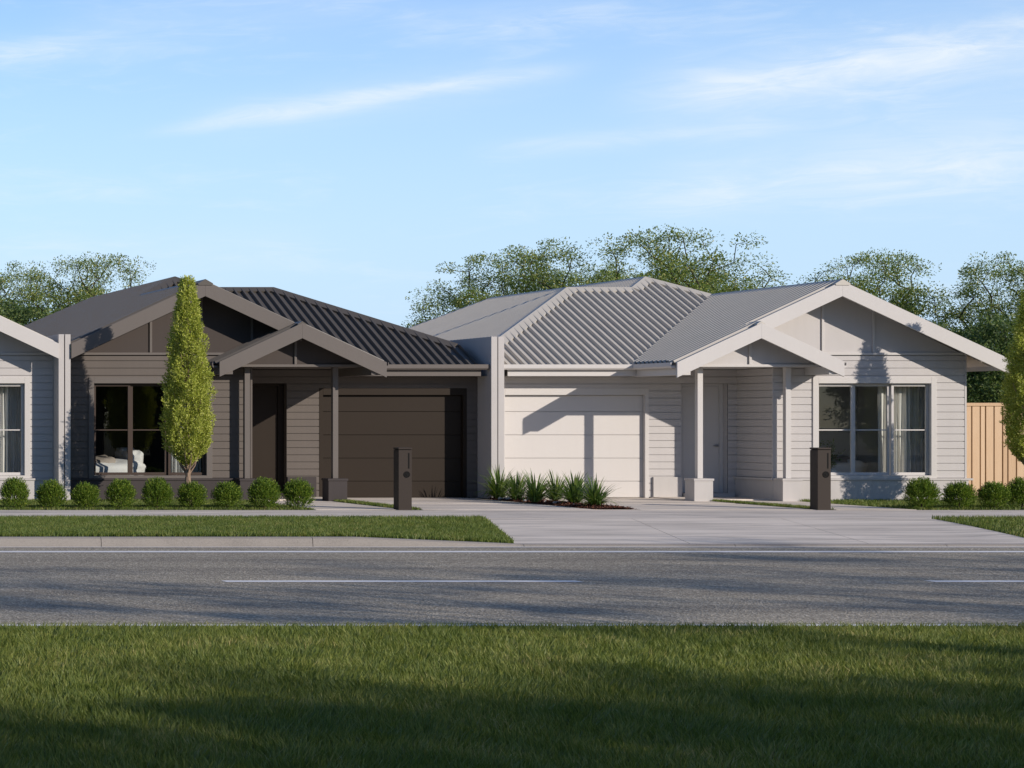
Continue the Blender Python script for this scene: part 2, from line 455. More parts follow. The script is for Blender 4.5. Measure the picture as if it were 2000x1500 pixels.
def grass(name, X, D, Z, h, w, rng, mat, lean=.35):
    n = len(X); h = h * rng.uniform(.55, 1.15, n); th = rng.uniform(0, 2 * math.pi, n)
    # neighbouring blades lean together in tufts
    ph = np.sin(X * 7.3 + 1.7 * np.sin(D * 5.1)) + np.cos(D * 6.1 + 1.3 * np.sin(X * 4.7))
    th2 = ph * 2.2 + rng.normal(0, .9, n); ln = lean * rng.uniform(.2, 1.5, n) * h
    bx, by = np.cos(th) * w * .5, np.sin(th) * w * .5; lxv, lyv = np.cos(th2) * ln, np.sin(th2) * ln
    p = np.zeros((n, 5, 3), np.float32)
    p[:, 0] = np.stack([X - bx, D - by, Z], 1); p[:, 1] = np.stack([X + bx, D + by, Z], 1)
    mx, my, mz = X + lxv * .32, D + lyv * .32, Z + h * .58
    p[:, 2] = np.stack([mx + bx * .8, my + by * .8, mz], 1); p[:, 3] = np.stack([mx - bx * .8, my - by * .8, mz], 1)
    p[:, 4] = np.stack([X + lxv, D + lyv, Z + h], 1)
    k = (np.arange(n) * 5)[:, None]
    f = np.concatenate([k + np.array([0, 1, 2]), k + np.array([0, 2, 3]), k + np.array([3, 2, 4])], 0)
    o = link(name, np_mesh(name, p.reshape(-1, 3), f, mat))
    return o

rng = np.random.default_rng(4)
# near verge: density falls with distance, a margin beyond the frame on both sides
def verge_pts(n):
    D = 18.27 - (18.27 - 9.6) * rng.uniform(0, 1, n) ** 1.12
    X = rng.uniform(-1.6, 1.6, n) * D * .32 + D * .43
    return X, D
X, D = verge_pts(380000)
tag(grass('verge_grass', X, D, np.full(len(X), -.155), .088, .0075, rng, M['verge_grass'], .5),
    'long unmown grass of the near verge in dappled shade', 'grass', kind='stuff')
n = 150000; D = rng.uniform(30.0, 35.5, n); X = 4.2 + (lx(D) - 4.2) * rng.uniform(0, 1, n)
n2 = 26000; D2 = rng.uniform(30.0, 35.5, n2); X2 = rx(D2) + rng.uniform(0, 1, n2) * (26.0 - rx(D2))
X = np.concatenate([X, X2]); D = np.concatenate([D, D2]); Z = np.array([strip_z(a, b) - .02 for a, b in zip(X, D)])
tag(grass('strip_grass', X, D, Z, .085, .011, rng, M['grass'], .4), 'mown grass strip between kerb and footpath', 'grass', kind='stuff')
def block(n, a, b, c, d): return rng.uniform(a, b, n), rng.uniform(c, d, n)
bl = [block(46000, 6.0, PARTY - 5.47, 38.73, 42.95), block(5000, PARTY - 3.81, PARTY - 3.49, 38.73, 42.7),
      block(4500, PARTY + 3.84, PARTY + 4.12, 38.73, 42.7), block(26000, PARTY + 5.64, 31.5, 38.73, 42.95), block(6000, 27.85, 31.5, 42.95, 44.9)]
X = np.concatenate([b[0] for b in bl]); D = np.concatenate([b[1] for b in bl])
tag(grass('lawn_grass', X, D, np.full(len(X), -.02), .075, .013, rng, M['grass'], .4), 'short lawn grass in front of the houses', 'grass', kind='stuff')


# ------------------------------------------------------------------ houses
TAN = .4663
ZE, VE = 2.81, .98                       # eave height and its distance behind the gable wall
RIDGE_U, RIDGE_V, RIDGE_Z = 6.44, 4.47, 4.44   # front gable ridge
APEX = (5.43, 5.47, 4.904)               # main hip apex
RIB, RIBH = .18, .055

def zfront(v): return ZE + TAN * (v - VE)
def zwest(u): return RIDGE_Z - TAN * (RIDGE_U - u)
def zeast(u): return RIDGE_Z - TAN * (u - RIDGE_U)

def house(name, m, s, pal, label, end=False, full=True):
    """local u runs from the shared wall towards the gable, v goes back from the gable wall"""
    root = empty(name, (m, DF, 0), label, 'house')
    B, T, RN, PN, DR, RF, FR = (M[k] for k in pal)
    W = lambda u, v, z: (s * u, v, z)
    class LB(MB):
        def bx(q, u0, u1, v0, v1, z0, z1): q.box(s * u0, s * u1, v0, v1, z0, z1)
        def pl(q, pts): q.poly([W(*p) for p in pts])
        def pr(q, pts, d): q.prism([W(*p) for p in pts], (s * d[0], d[1], d[2]))
    wall_end = 9.275 if end else 9.15

    # ---- weatherboards
    def boards(mb, pos, a0, a1, z0, z1, holes=(), lap=.020, pitch=.15, base=.46, gr=.0135):
        zs = {z0, z1}
        k = math.floor((z0 - base) / pitch)
        while base + k * pitch < z1:
            z = base + k * pitch
            if z0 < z < z1: zs.add(z)
            if z0 < z + gr < z1: zs.add(z + gr)
            k += 1
        for h in holes: zs |= {z for z in h[2:] if z0 < z < z1}
        zs = sorted(zs)
        for za, zb in zip(zs, zs[1:]):
            mid = (za + zb) / 2; iv = [(a0, a1)]
            for (h0, h1, hz0, hz1) in holes:
                if hz0 < mid < hz1:
                    nv = []
                    for (p, q) in iv:
                        if h0 > p: nv.append((p, min(q, h0)))
                        if h1 < q: nv.append((max(p, h1), q))
                    iv = [x for x in nv if x[1] - x[0] > 1e-4]
            row = math.floor((mid - base) / pitch); zr = base + row * pitch
            oa = ob = 0. if mid - zr < gr else lap
            for (p, q) in iv:
                mb.poly([pos(p, za, oa), pos(q, za, oa), pos(q, zb, ob), pos(p, zb, ob)])
                if oa and abs(za - zr - gr) < 1e-6: mb.poly([pos(p, za, 0), pos(q, za, 0), pos(q, za, oa), pos(p, za, oa)])
                if oa and abs(zb - zr - pitch) < 1e-6: mb.poly([pos(p, zb, 0), pos(q, zb, 0), pos(q, zb, oa), pos(p, zb, oa)])
    win = (6.145, 8.677, .40, 2.53)          # trim outer
    w = LB()
    boards(w, lambda a, z, o: W(a, -o, z), 5.36, wall_end, .44, 2.965, [win])
    if full:
        boards(w, lambda a, z, o: W(5.36 - o, a, z), 0, 1.39, .44, 2.72)
        gar = (.363, 3.485, 0, 2.325)
        boards(w, lambda a, z, o: W(a, 1.39 - o, z), .13, 5.36, 0.03, 2.72, [gar, (4.17, 5.15, 0, 2.43)])
        # recess of the front door
        w.pl([(4.17, 1.39, .03), (4.17, 1.60, .03), (4.17, 1.60, 2.43), (4.17, 1.39, 2.43)])
        w.pl([(5.15, 1.39, .03), (5.15, 1.60, .03), (5.15, 1.60, 2.43), (5.15, 1.39, 2.43)])
        w.pl([(4.17, 1.39, 2.43), (5.15, 1.39, 2.43), (5.15, 1.60, 2.43), (4.17, 1.60, 2.43)])
    # corner stop, side and rear walls
    w.build('wall', B, root)
    if full:
        w = LB(); w.bx(5.325, 5.363, -.032, -.001, .463, 2.95); w.build('corner_stop', B, root)
    if end:
        w = LB(); boards(w, lambda a, z, o: W(9.275 + o, a, z), 0, 14, .0, 2.72); w.build('side_wall', B, root)
        w = LB(); w.bx(9.262, 9.300, -.026, .03, .463, 2.98); w.build('corner_stop', B, root)
    w = LB(); w.bx(.2, wall_end, 14, 14.1, 0, 2.7); w.build('rear_wall', B, root)

    w = LB(); w.bx(4.2, wall_end, .004, .03, 2.90, 3.02); w.build('slot_backing', PN, root)  # added backing: keeps sky from showing through the slot under the rail
    p = LB()
    p.pr([(wall_end, .0, 2.985), (RIDGE_U, .0, 4.36), (3.55, .0, 2.985)], (0, .05, 0))
    p.build('gable_lining', PN, root)
    tr = LB(); tr.bx(4.0, wall_end, -.045, -.001, 2.985, 3.035); tr.build('gable_rail', T, root, .004)
    for u in (5.33, 6.36, 7.40):
        b = LB(); z1 = (zwest(u) if u < RIDGE_U else zeast(u)) - .09
        b.bx(u - .024, u + .024, -.03, -.001, 3.036, z1); b.build('batten', T, root, .003)

    # ---- plinth
    q = LB(); q.bx(5.31, 6.6, -.065, .02, -.05, .42); q.bx(6.6, 9.315 if end else 9.15, -.065, .02, -.05, .42)
    if full: q.bx(5.31, 5.358, .02, 1.40, -.05, .42)
    if end: q.bx(9.28, 9.315, .02, 14, -.05, .42)
    q.build('plinth', RN, root)
    if full:
        q2 = LB(); q2.bx(3.56, 4.165, 1.32, 1.385, -.05, .45); q2.build('plinth', RN, root)
    q = LB(); q.bx(5.27, 9.40 if end else 9.15, -.085, -.001, .4205, .462)
    if full: q.bx(5.27, 5.35, .0, 1.38, .4205, .462)
    q.build('plinth_cap', RN, root, .004)

    # ---- front window
    wf = LB(); u0, u1 = 6.145, 8.677; i0, i1, iz0, iz1 = 6.262, 8.566, .52, 2.405
    wf.bx(u0, i0, -.045, .14, .463, 2.53); wf.bx(i1, u1, -.045, .14, .463, 2.53)
    wf.bx(i0, i1, -.045, .14, iz1, 2.53); wf.bx(i0, i1, -.055, .14, .463, iz0)
    win_o = wf.build('window', T, root, .004)
    cw = (i1 - i0) / 3
    FRM = FR
    for k in range(3):
        a, b = i0 + cw * k, i0 + cw * (k + 1); dv = .045 if k != 1 else .085
        sb = LB(); fw = .055
        sb.bx(a + .004, a + fw, dv, dv + .04, iz0 + .004, iz1 - .004); sb.bx(b - fw, b - .004, dv, dv + .04, iz0 + .004, iz1 - .004)
        sb.bx(a + fw, b - fw, dv, dv + .04, iz1 - .06, iz1 - .004); sb.bx(a + fw, b - fw, dv, dv + .04, iz0 + .004, iz0 + .06)
        sb.bx(a + fw, b - fw, dv + .006, dv + .03, 1.437, 1.462)
        sb.build('sash', FRM, win_o, .003)
        gp = MB()
        x0, x1 = sorted((s * (a + fw), s * (b - fw)))
        gp.poly([(x0, dv + .018, iz0 + .06), (x1, dv + .018, iz0 + .06), (x1, dv + .018, iz1 - .06), (x0, dv + .018, iz1 - .06)])
        gp.build('pane', M['glass'], win_o)

    # ---- bedroom seen through the window
    r = LB(); a, b, v0, v1, f, c = 5.5, 9.1, .15, 3.4, .10, 2.55
    r.pl([(a, v0, f), (b, v0, f), (b, v1, f), (a, v1, f)]); r.pl([(a, v0, c), (b, v0, c), (b, v1, c), (a, v1, c)])
    r.pl([(a, v0, f), (a, v1, f), (a, v1, c), (a, v0, c)]); r.pl([(b, v0, f), (b, v1, f), (b, v1, c), (b, v0, c)])
    r.pl([(a, v1, f), (b, v1, f), (b, v1, c), (a, v1, c)])
    for (x0, x1, z0, z1) in ((a, 6.2, f, c), (8.62, b, f, c), (6.2, 8.62, f, .44), (6.2, 8.62, 2.47, c)):
        r.pl([(x0, v0, z0), (x1, v0, z0), (x1, v0, z1), (x0, v0, z1)])
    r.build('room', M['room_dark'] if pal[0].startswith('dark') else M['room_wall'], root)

    # ---- roof sheets with real ribs
    def sheet(mb, a0, a1, lo, hi, pos, breaks=(), ribs=True):
        pr = [(0, 0), (.092, 0), (.110, 1), (.150, 1), (.168, 0)]
        A = {a0, a1, *[x for x in breaks if a0 < x < a1]}
        if ribs:
            k = math.floor(a0 / RIB) - 1
            while k * RIB < a1:
                for (o, h) in pr:
                    x = k * RIB + o
                    if a0 < x < a1: A.add(x)
                k += 1
        A = sorted(A)
        def hgt(x):
            if not ribs: return 0
            t = (x / RIB - math.floor(x / RIB)) * RIB
            ps = pr + [(RIB, 0)]
            for (o0, h0), (o1, h1) in zip(ps, ps[1:]):
                if o0 <= t <= o1: return RIBH * (h0 + (h1 - h0) * (t - o0) / (o1 - o0))
            return 0
        e = 1e-6
        for x, y in zip(A, A[1:]):
            l0, h0, l1, h1 = lo(x + e), hi(x + e), lo(y - e), hi(y - e)
            if h0 - l0 < 1e-4 and h1 - l1 < 1e-4: continue
            h0 = max(h0, l0); h1 = max(h1, l1); hx, hy = hgt(x), hgt(y)
            mb.poly([pos(x, l0, hx), pos(y, l1, hy), pos(y, h1, hy), pos(x, h0, hx)])
    nz, ny = .906, .4226
    PF = lambda u, v, h: W(u, v - ny * h, zfront(v) + nz * h)
    PW = lambda v, u, h: W(u - ny * h, v, zwest(u) + nz * h)
    PE = lambda v, u, h: W(u + ny * h, v, zeast(u) + nz * h)
    rf = LB(); VB = -.535
    u_l = .15 if s > 0 else .33
    eave_e = 9.86 if end else 9.14
    if full:
        g_lo = lambda u: max(VE - .14, VE + (u - 2.97))
        g_hi = lambda u: (4.86 - (3.34 - u)) if u < 3.34 else (4.86 if u < 4.82 else (4.86 + (u - 4.82) if u < 5.43 else 5.47 - (u - 5.43)))
        sheet(rf, u_l, 6.44, g_lo, g_hi, PF, (2.97, 3.34, 4.82, 5.43))
        # garage block: side plane and rear plane
        PGW = lambda v, u, h: W(u - ny * h, v, 4.618 - TAN * (3.34 - u) + nz * h)
        sheet(rf, 4.86 - 3.2, 4.86 + 3.2, lambda v: max(.14, u_l if s > 0 else .33), lambda v: 3.34 - abs(v - 4.86), PGW, (4.86,))
        PGR = lambda u, v, h: W(u, v, 4.618 - TAN * (v - 4.86))
        sheet(rf, .15, 4.82, lambda u: 4.86 + max(0, 3.34 - u), lambda u: 4.86 + (4.82 - u), PGR, (3.34,), False)
    # gable and main hip, slope towards the shared wall
    w_lo = lambda v: max(2.97, 2.97 + (v - VE))
    sheet(rf, VB, RIDGE_V, w_lo, lambda v: RIDGE_U, PW, (VE,))
    if full: sheet(rf, -.905, VB, lambda v: 2.93, lambda v: 4.6, PW)
    PM = lambda v, u, h: W(u - ny * h, v, APEX[2] - TAN * (5.43 - u) + nz * h)
    if full: sheet(rf, 4.86, 19.2, lambda v: max(.15, 4.82 - max(0, v - 4.86)) if v < 9.5 else .15, lambda v: 5.43 if 5.47 <= v <= 14 else (4.82 + (v - 4.86) if v < 5.47 else 5.43 - (v - 14)), PM, (5.47, 9.5, 14))
    # slope away from it: one plane from the gable to the back
    e_lo = lambda v: RIDGE_U if v < RIDGE_V else (RIDGE_U - (v - RIDGE_V) if v < 5.47 else (5.43 if v < 14 else 5.43 + (v - 14)))
    sheet(rf, VB, 18.3, e_lo, lambda v: max(eave_e, e_lo(v)), PE, (RIDGE_V, 5.47, 14))
    if full:   # porch, far slope
        PP = lambda v, u, h: W(u + ny * h, v, 3.578 - TAN * (u - 4.6) + nz * h)
        sheet(rf, -.905, .0, lambda v: 4.6, lambda v: 6.29, PP)
    rf.build('roof', RF, root)

    # ---- ridge and hip cappings
    nF, nW, nE, nR = Vector((0, -ny, nz)), Vector((-ny, 0, nz)), Vector((ny, 0, nz)), Vector((0, ny, nz))
    def cap(p0, p1, n1, n2, wd=.15):
        p0, p1 = Vector(p0), Vector(p1); d = (p1 - p0).normalized(); c = LB(); up = Vector((0, 0, .064))
        ws = []
        for n in (n1, n2):
            k = n.cross(d).normalized()
            if k.dot(Vector((n.x, n.y, 0))) < 0: k = -k
            ws.append((k * wd + n * .042, k * wd + n * .004))
        for (wv, lv) in ws:
            c.pl([p0 + up, p1 + up, p1 + wv, p0 + wv]); c.pl([p0 + wv, p1 + wv, p1 + lv, p0 + lv])
        for e in (p0, p1):
            c.pl([e + up, e + ws[0][0], e + ws[0][1], e + ws[1][1], e + ws[1][0]])
        c.build('ridge_cap', RF, root)
    if full:
        ul = .15 if s > 0 else .36
        cap((ul, 4.86 - (3.34 - ul), 4.618 - TAN * (3.34 - ul)), (3.34, 4.86, 4.618), nF, nW, .21)
        cap((3.34, 4.86, 4.618), (4.82, 4.86, 4.618), nF, nR, .17)
        cap((4.82, 4.86, 4.618), APEX, nF, nW, .19)
        cap((.4, 7.8, 4.618 - TAN * 2.94), (3.34, 4.86, 4.618), nR, nW, .13)
        cap((2.43, 17, APEX[2] - TAN * 3), (5.43, 14, APEX[2]), nR, nW, .13)
    cap(APEX, (RIDGE_U, RIDGE_V, RIDGE_Z), nF, nE, .17)
    cap((5.43, 5.47, APEX[2]), (5.43, 14, APEX[2]), nW, nE, .14)
    cap((RIDGE_U, -.59, RIDGE_Z), (RIDGE_U, RIDGE_V, RIDGE_Z), nW, nE, .15)
    cap((5.43, 14, APEX[2]), (8.6, 17.2, APEX[2] - TAN * 3.2), nR, nE, .13)
    if full: cap((4.6, -.93, 3.575), (4.6, -.50, 3.575), nW, nE, .08)

    # ---- barge boards
    def barge(c, z, half_l, half_r, vb, deep=.305, over=.0):
        for sg, hf in ((-1, half_l), (1, half_r)):
            if hf <= 0: continue
            ue = c + sg * hf; ze = z - TAN * hf
            b = LB(); b.pr([(c, vb, z), (ue, vb, ze), (ue, vb, ze - deep), (c, vb, z - deep)], (0, .045, 0))
            b.build('barge_board', T, root, .003)
    barge(RIDGE_U, RIDGE_Z + .025, 1.95 if full else 3.3, (3.40 if end else wall_end - RIDGE_U - .002), -.575)
    # soffit linings
    sf = LB()
    for (a, b, fn, v0, v1) in ((4.5, RIDGE_U, zwest, -.53, -.001), (RIDGE_U, 9.84 if end else wall_end, zeast, -.53, -.001)):
        sf.pl([(a, v0, fn(a) - .10), (b, v0, fn(b) - .10), (b, v1, fn(b) - .10), (a, v1, fn(a) - .10)])
    if end:
        sf.pl([(9.28, .0, zeast(9.28) - .12), (9.84, .0, zeast(9.84) - .12), (9.84, 14, zeast(9.84) - .12), (9.28, 14, zeast(9.28) - .12)])
    if full:
        sf.pl([(.13, .88, 2.572), (2.93, .88, 2.572), (2.93, 1.388, 2.572), (.13, 1.388, 2.572)])
        sf.pl([(2.95, -.455, 2.729), (6.2, -.455, 2.729), (6.2, -.002, 2.729), (2.95, -.002, 2.729)])
        sf.pl([(2.93, -.002, 2.728), (5.358, -.002, 2.728), (5.358, 1.388, 2.728), (2.93, 1.388, 2.728)])
        sf.pl([(.13, 1.3, 2.728), (2.93, 1.3, 2.728), (2.93, 1.45, 2.728), (.13, 1.45, 2.728)])
    sf.build('soffit', T, root)

    def gutter(mb, pts_u, pts_v, out):
        """quad gutter between two plan points; out = outward plan direction"""
        (ua, ub), (va, vb) = pts_u, pts_v; ou, ov = out
        prof = [(0, 2.70), (.09, 2.705), (.115, 2.735), (.115, 2.812), (.10, 2.812), (.10, 2.75), (0, 2.75)]
        A = [(ua + ou * x, va + ov * x, z) for x, z in prof]
        mb.pr(A, (ub - ua, vb - va, 0))
    if full:
        gt = LB(); gutter(gt, (.135, 2.93), (.845, .845), (0, -1)); gt.build('gutter', T, root)
        gt = LB(); gutter(gt, (2.945, 2.945), (-.84, .73), (-1, 0)); gt.build('gutter', T, root)
        gt = LB(); gutter(gt, (6.26, 6.26), (-.84, -.03), (1, 0)); gt.build('gutter', T, root)
        fc = LB(); fc.bx(.28, 2.96, .85, .88, 2.573, 2.70); fc.build('fascia', T, root)
        fc = LB(); fc.bx(2.965, 3.20, -.895, 1.07, 2.56, 2.727); fc.build('fascia', T, root)
        fc = LB(); fc.bx(5.98, 6.245, -.895, -.03, 2.575, 2.727); fc.build('fascia', T, root)
    if end:
        gt = LB(); gutter(gt, (9.84, 9.84), (-.5, 14.2), (1, 0)); gt.build('gutter', T, root)
        fc = LB(); fc.bx(9.815, 9.838, -.5, 14.2, 2.66, 2.82); fc.build('fascia', T, root)

    # ---- porch
    if full:
        barge(4.6, 3.60, 1.69, 1.66, -.945)
        pp = LB(); pp.pr([(3.0, -.50, 2.78), (6.2, -.50, 2.78), (4.6, -.50, 3.51)], (0, .04, 0)); pp.build('porch_gable', PN, root)
        b = LB(); b.bx(4.575, 4.625, -.535, -.501, 2.781, 3.45); b.build('batten', T, root, .003)
        b = LB(); b.bx(2.99, 6.21, -.55, -.45, 2.73, 2.78); b.build('porch_beam', T, root, .003)
        for uc in (3.71, 5.505):
            po = LB(); po.bx(uc - .055, uc + .055, -.29, -.18, .466, 2.727); po.build('porch_post', T, root, .004)
            pi = LB(); pi.bx(uc - .19, uc + .19, -.425, -.055, -.05, .42); pier = pi.build('porch_pier', RN, root, .003)
            pc = LB(); pc.bx(uc - .205, uc + .205, -.44, -.04 if uc < 5 else -.088, .421, .466); pc.build('pier_cap', RN, pier, .004)
        st = LB(); st.bx(4.19, 5.22, 1.22, 1.598, .031, .105); st.build('door_step', RN, root, .004)
        d = LB(); d.bx(4.30, 5.07, 1.575, 1.62, .11, 2.37); door = d.build('front_door', DR, root, .003)
        d = LB(); d.bx(4.18, 4.298, 1.545, 1.64, .106, 2.428); d.bx(5.072, 5.148, 1.545, 1.64, .106, 2.428); d.bx(4.298, 5.072, 1.545, 1.64, 2.372, 2.428)
        d.build('door_frame', DR if s < 0 else T, door, .003)
        hd = LB(); hd.bx(4.93, 5.04, 1.515, 1.535, 1.10, 1.122); hd.bx(4.995, 5.045, 1.53, 1.574, 1.09, 1.132); 
        hd.build('door_handle', M['steel'], door, .004)
        # garage door of five panels, frame round it
        gd = LB(); zz = [.012, .357, .845, 1.337, 1.83, 2.18]
        for za, zb in zip(zz, zz[1:]):
            gd.bx(.445, 3.40, 1.455, 1.50, za + .006, zb - .006)
        gd.bx(.445, 3.40, 1.475, 1.50, .012, 2.18)
        gar_o = gd.build('garage_door', DR, root, .003)
        gf = LB(); gf.bx(.363, .443, 1.365, 1.53, .01, 2.325); gf.bx(3.402, 3.485, 1.365, 1.53, .01, 2.325); gf.bx(.443, 3.402, 1.365, 1.53, 2.182, 2.325)
        gf.build('door_frame', DR if s < 0 else T, gar_o, .004)
        # added sheet behind garage and front door, blocking light leaks
        gi = LB(); gi.pl([(.2, 1.62, 0), (5.3, 1.62, 0), (5.3, 1.62, 2.72), (.2, 1.62, 2.72)]); gi.build('light_blocker', M['room_dark'], root)

    # ---- party wall leaves (rendered, pale on both houses)
    if full:
        pw = LB(); pw.bx(.009, .135, .68, 14.2, -.1, 3.39); pw.build('party_wall', M['light_render'], root, .004)
    if not end:
        pw = LB(); pw.bx(9.155, 9.266, -.53, 14.2, -.1, 3.39); pw.build('party_wall', M['light_render'], root, .004)
    return root

LIGHT = ('light_board', 'light_trim', 'light_render', 'light_board', 'light_door', 'light_roof', 'light_trim')
DARK = ('dark_board', 'dark_trim', 'dark_render', 'dark_panel', 'dark_door', 'dark_roof', 'dark_frame')
house('dark_house', PARTY, -1, DARK, 'dark brown weatherboard house with bronze garage door and charcoal ribbed roof')
house('light_house', PARTY, 1, LIGHT, 'pale grey weatherboard house with white garage door and light ribbed roof', end=True)
house('neighbour_house', -.097, 1, LIGHT, 'pale house cut by the left edge, its white barge meeting the party wall', full=False)


# ------------------------------------------------------------------ things inside the windows
def bed(x, y, label, flip=1):
    root = empty('bed', (x, y, .10), label, 'bed')
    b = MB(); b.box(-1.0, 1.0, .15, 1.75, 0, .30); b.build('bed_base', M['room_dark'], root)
    def pillowy(name, mat, cx, cy, cz, sx, sy, sz, seed, amp=.03, parent=root):
        r = np.random.default_rng(seed); n, mm = 36, 22; v = []; f = []
        ph = r.uniform(0, 6, 8)
        for i in range(n):
            for j in range(mm):
                a = 2 * math.pi * i / n; e = -math.pi / 2 + math.pi * j / (mm - 1)
                pw = lambda t, k: math.copysign(abs(t) ** k, t)
                px, py, pz = pw(math.cos(a), .45) * pw(math.cos(e), .45), pw(math.sin(a), .45) * pw(math.cos(e), .45), pw(math.sin(e), .6)
                k = amp * (math.sin(5 * px + ph[0]) * math.sin(7 * py + ph[1] + 3 * pz) + .6 * math.sin(13 * px + 9 * pz + ph[2]) + .5 * math.sin(17 * (px + py) + ph[3]))
                v.append((cx + px * (sx + k), cy + py * (sy + k), cz + pz * (sz + k)))
        for i in range(n):
            for j in range(mm - 1):
                f.append((i * mm + j, ((i + 1) % n) * mm + j, ((i + 1) % n) * mm + j + 1, i * mm + j + 1))
        return link(name, np_mesh(name, v, f, mat, True), parent)
    pillowy('duvet', M['linen'], 0, .9, .46, 1.04, .86, .26, 3, .035)
    pillowy('throw', M['throw'], -.15 * flip, .95, .60, .62, .80, .18, 5, .03)
    pillowy('pillow', M['linen'], .80 * flip, .5, .72, .16, .30, .20, 7, .015)
    pillowy('pillow', M['linen'], .82 * flip, 1.2, .74, .16, .32, .22, 9, .015)
    return root
bed(10.15, 43.55, 'unmade bed with white linen and taupe throw behind the dark house window')
bed(25.55, 44.1, 'white bed behind the light house window, past the potted plant', -1)

def curtain(name, x0, x1, y, mat, label, folds, amp=.045, group=None, z0=.14, z1=2.44, seed=1):
    rr = np.random.default_rng(seed); n = max(24, folds * 12); xs = np.linspace(x0, x1, n)
    ph = np.cumsum(rr.uniform(.7, 1.3, n)); ph = ph / ph[-1] * folds * 2 * math.pi
    v, f = [], []; rows = 10
    for j in range(rows):
        t = j / (rows - 1); z = z0 + (z1 - z0) * t
        for i in range(n):
            am = amp * (1.0 - .35 * math.exp(-((z - 1.35) / .15) ** 2)) * (1 - .25 * t)
            v.append((xs[i] + .012 * math.sin(ph[i] * .5 + 4 * t), y + am * math.sin(ph[i]) + .3 * am * math.sin(2.3 * ph[i] + 3 * t), z))
    for j in range(rows - 1):
        for i in range(n - 1): k = j * n + i; f.append((k, k + 1, k + n + 1, k + n))
    return tag(link(name, np_mesh(name, v, f, mat, True)), label, 'curtain', group)
curtain('curtain', 26.18, 26.84, 43.36, M['drape'], 'cream drape gathered behind the middle of the light house window', 7, seed=2)
curtain('sheer_curtain', 26.84, 27.25, 43.40, M['sheer'], 'thin sheer curtain at the right end of the light house window', 6, .03, seed=3)
curtain('sheer_curtain', 11.55, 12.20, 43.36, M['sheer'], 'white curtain at the right end of the dark house window, behind the tree trunk', 9, .03, z1=2.44, seed=4)
curtain('curtain', 7.35, 8.22, 43.36, M['drape'], 'cream drape in the window cut by the left edge', 9, seed=5)
curtain('sheer_curtain', 8.22, 8.52, 43.40, M['sheer'], 'thin grey sheer curtain at the right side of the left edge window', 5, .025, seed=6)

def potted_plant(x, y):
    root = empty('potted_plant', (x, y, .10), 'leafy plant in a white pot inside the light house window', 'plant')
    t = MB(); t.box(-.55, .55, -.18, .18, .30, .345)
    for a in (-.5, .5):
        for b in (-.14, .14): t.box(a - .02, a + .02, b - .02, b + .02, 0, .30)
    t.build('plant_stand', M['dark_frame'], root)
    p = MB(); n = 20; prof = [(0, .346), (.12, .346), (.15, .42), (.15, .52), (.135, .53), (.13, .50), (0, .50)]
    for (r0, z0), (r1, z1) in zip(prof, prof[1:]):
        for i in range(n):
            a, b = 2 * math.pi * i / n, 2 * math.pi * (i + 1) / n
            p.poly([(.25 + r0 * math.cos(a), r0 * math.sin(a), z0), (.25 + r0 * math.cos(b), r0 * math.sin(b), z0), (.25 + r1 * math.cos(b), r1 * math.sin(b), z1), (.25 + r1 * math.cos(a), r1 * math.sin(a), z1)])
    p.build('pot', M['white_pot'], root)
    r = np.random.default_rng(8); P, Dv = [], []
    for k in range(46):
        a = r.uniform(0, 6.28); tip = np.array([.25 + math.cos(a) * r.uniform(.05, .42) - .12, math.sin(a) * r.uniform(.03, .16), r.uniform(.75, 1.12)])
        base = np.array([.25, 0, .5])
        for q in np.linspace(.25, 1, 9):
            P.append(base + (tip - base) * q + r.normal(0, .012, 3)); Dv.append(r.normal(0, 1, 3) + np.array([math.cos(a), 0, .5]))
    v, f = leaves(np.array(P), np.array(Dv), r.uniform(.05, .11, len(P)), .035, r)
    link('foliage', np_mesh('foliage', v, f, M['dense_leaf']), root)
potted_plant(25.05, 43.62)


# ------------------------------------------------------------------ letterboxes
def letterbox(x, label):
    root = empty('letterbox', (x, 38.66, 0), label, 'letterbox', 'bronze letterboxes at the footpath edge')
    w = .122
    b = MB(); b.box(-w, w, 0, .25, -.02, 1.105); b.build('body', M['mailbox'], root, .004)
    b = MB(); b.box(-w + .014, w - .014, .014, .236, 1.1055, 1.118); b.build('cap_gap', M['black'], root)
    b = MB(); b.box(-w - .004, w + .004, -.006, .256, 1.1185, 1.15); b.build('cap', M['mailbox'], root, .004)
    b = MB(); b.box(.052, .078, -.0025, .02, .765, 1.05); b.build('slot', M['black'], root)
    # round lock plate with a raised ring
    d = MB(); n = 28; cx, cz, rr = .028, .655, .060
    for r0, y0, r1, y1 in ((rr, 0, rr, -.006), (rr, -.006, rr * .82, -.007), (rr * .82, -.007, rr * .78, -.003), (rr * .78, -.003, .018, -.003), (.018, -.003, .018, -.008), (.018, -.008, .0, -.008)):
        for i in range(n):
            a, c = 2 * math.pi * i / n, 2 * math.pi * (i + 1) / n
            d.poly([(cx + r0 * math.cos(a), y0, cz + r0 * math.sin(a)), (cx + r0 * math.cos(c), y0, cz + r0 * math.sin(c)), (cx + r1 * math.cos(c), y1, cz + r1 * math.sin(c)), (cx + r1 * math.cos(a), y1, cz + r1 * math.sin(a))])
    d.build('lock', M['black'], root)
    return root
letterbox((778.5 - VX) * 38.66 / FPX + .122, 'bronze pillar letterbox standing before the dark garage door')
letterbox((1597 - VX) * 38.66 / FPX + .122, 'bronze pillar letterbox standing before the light house window')


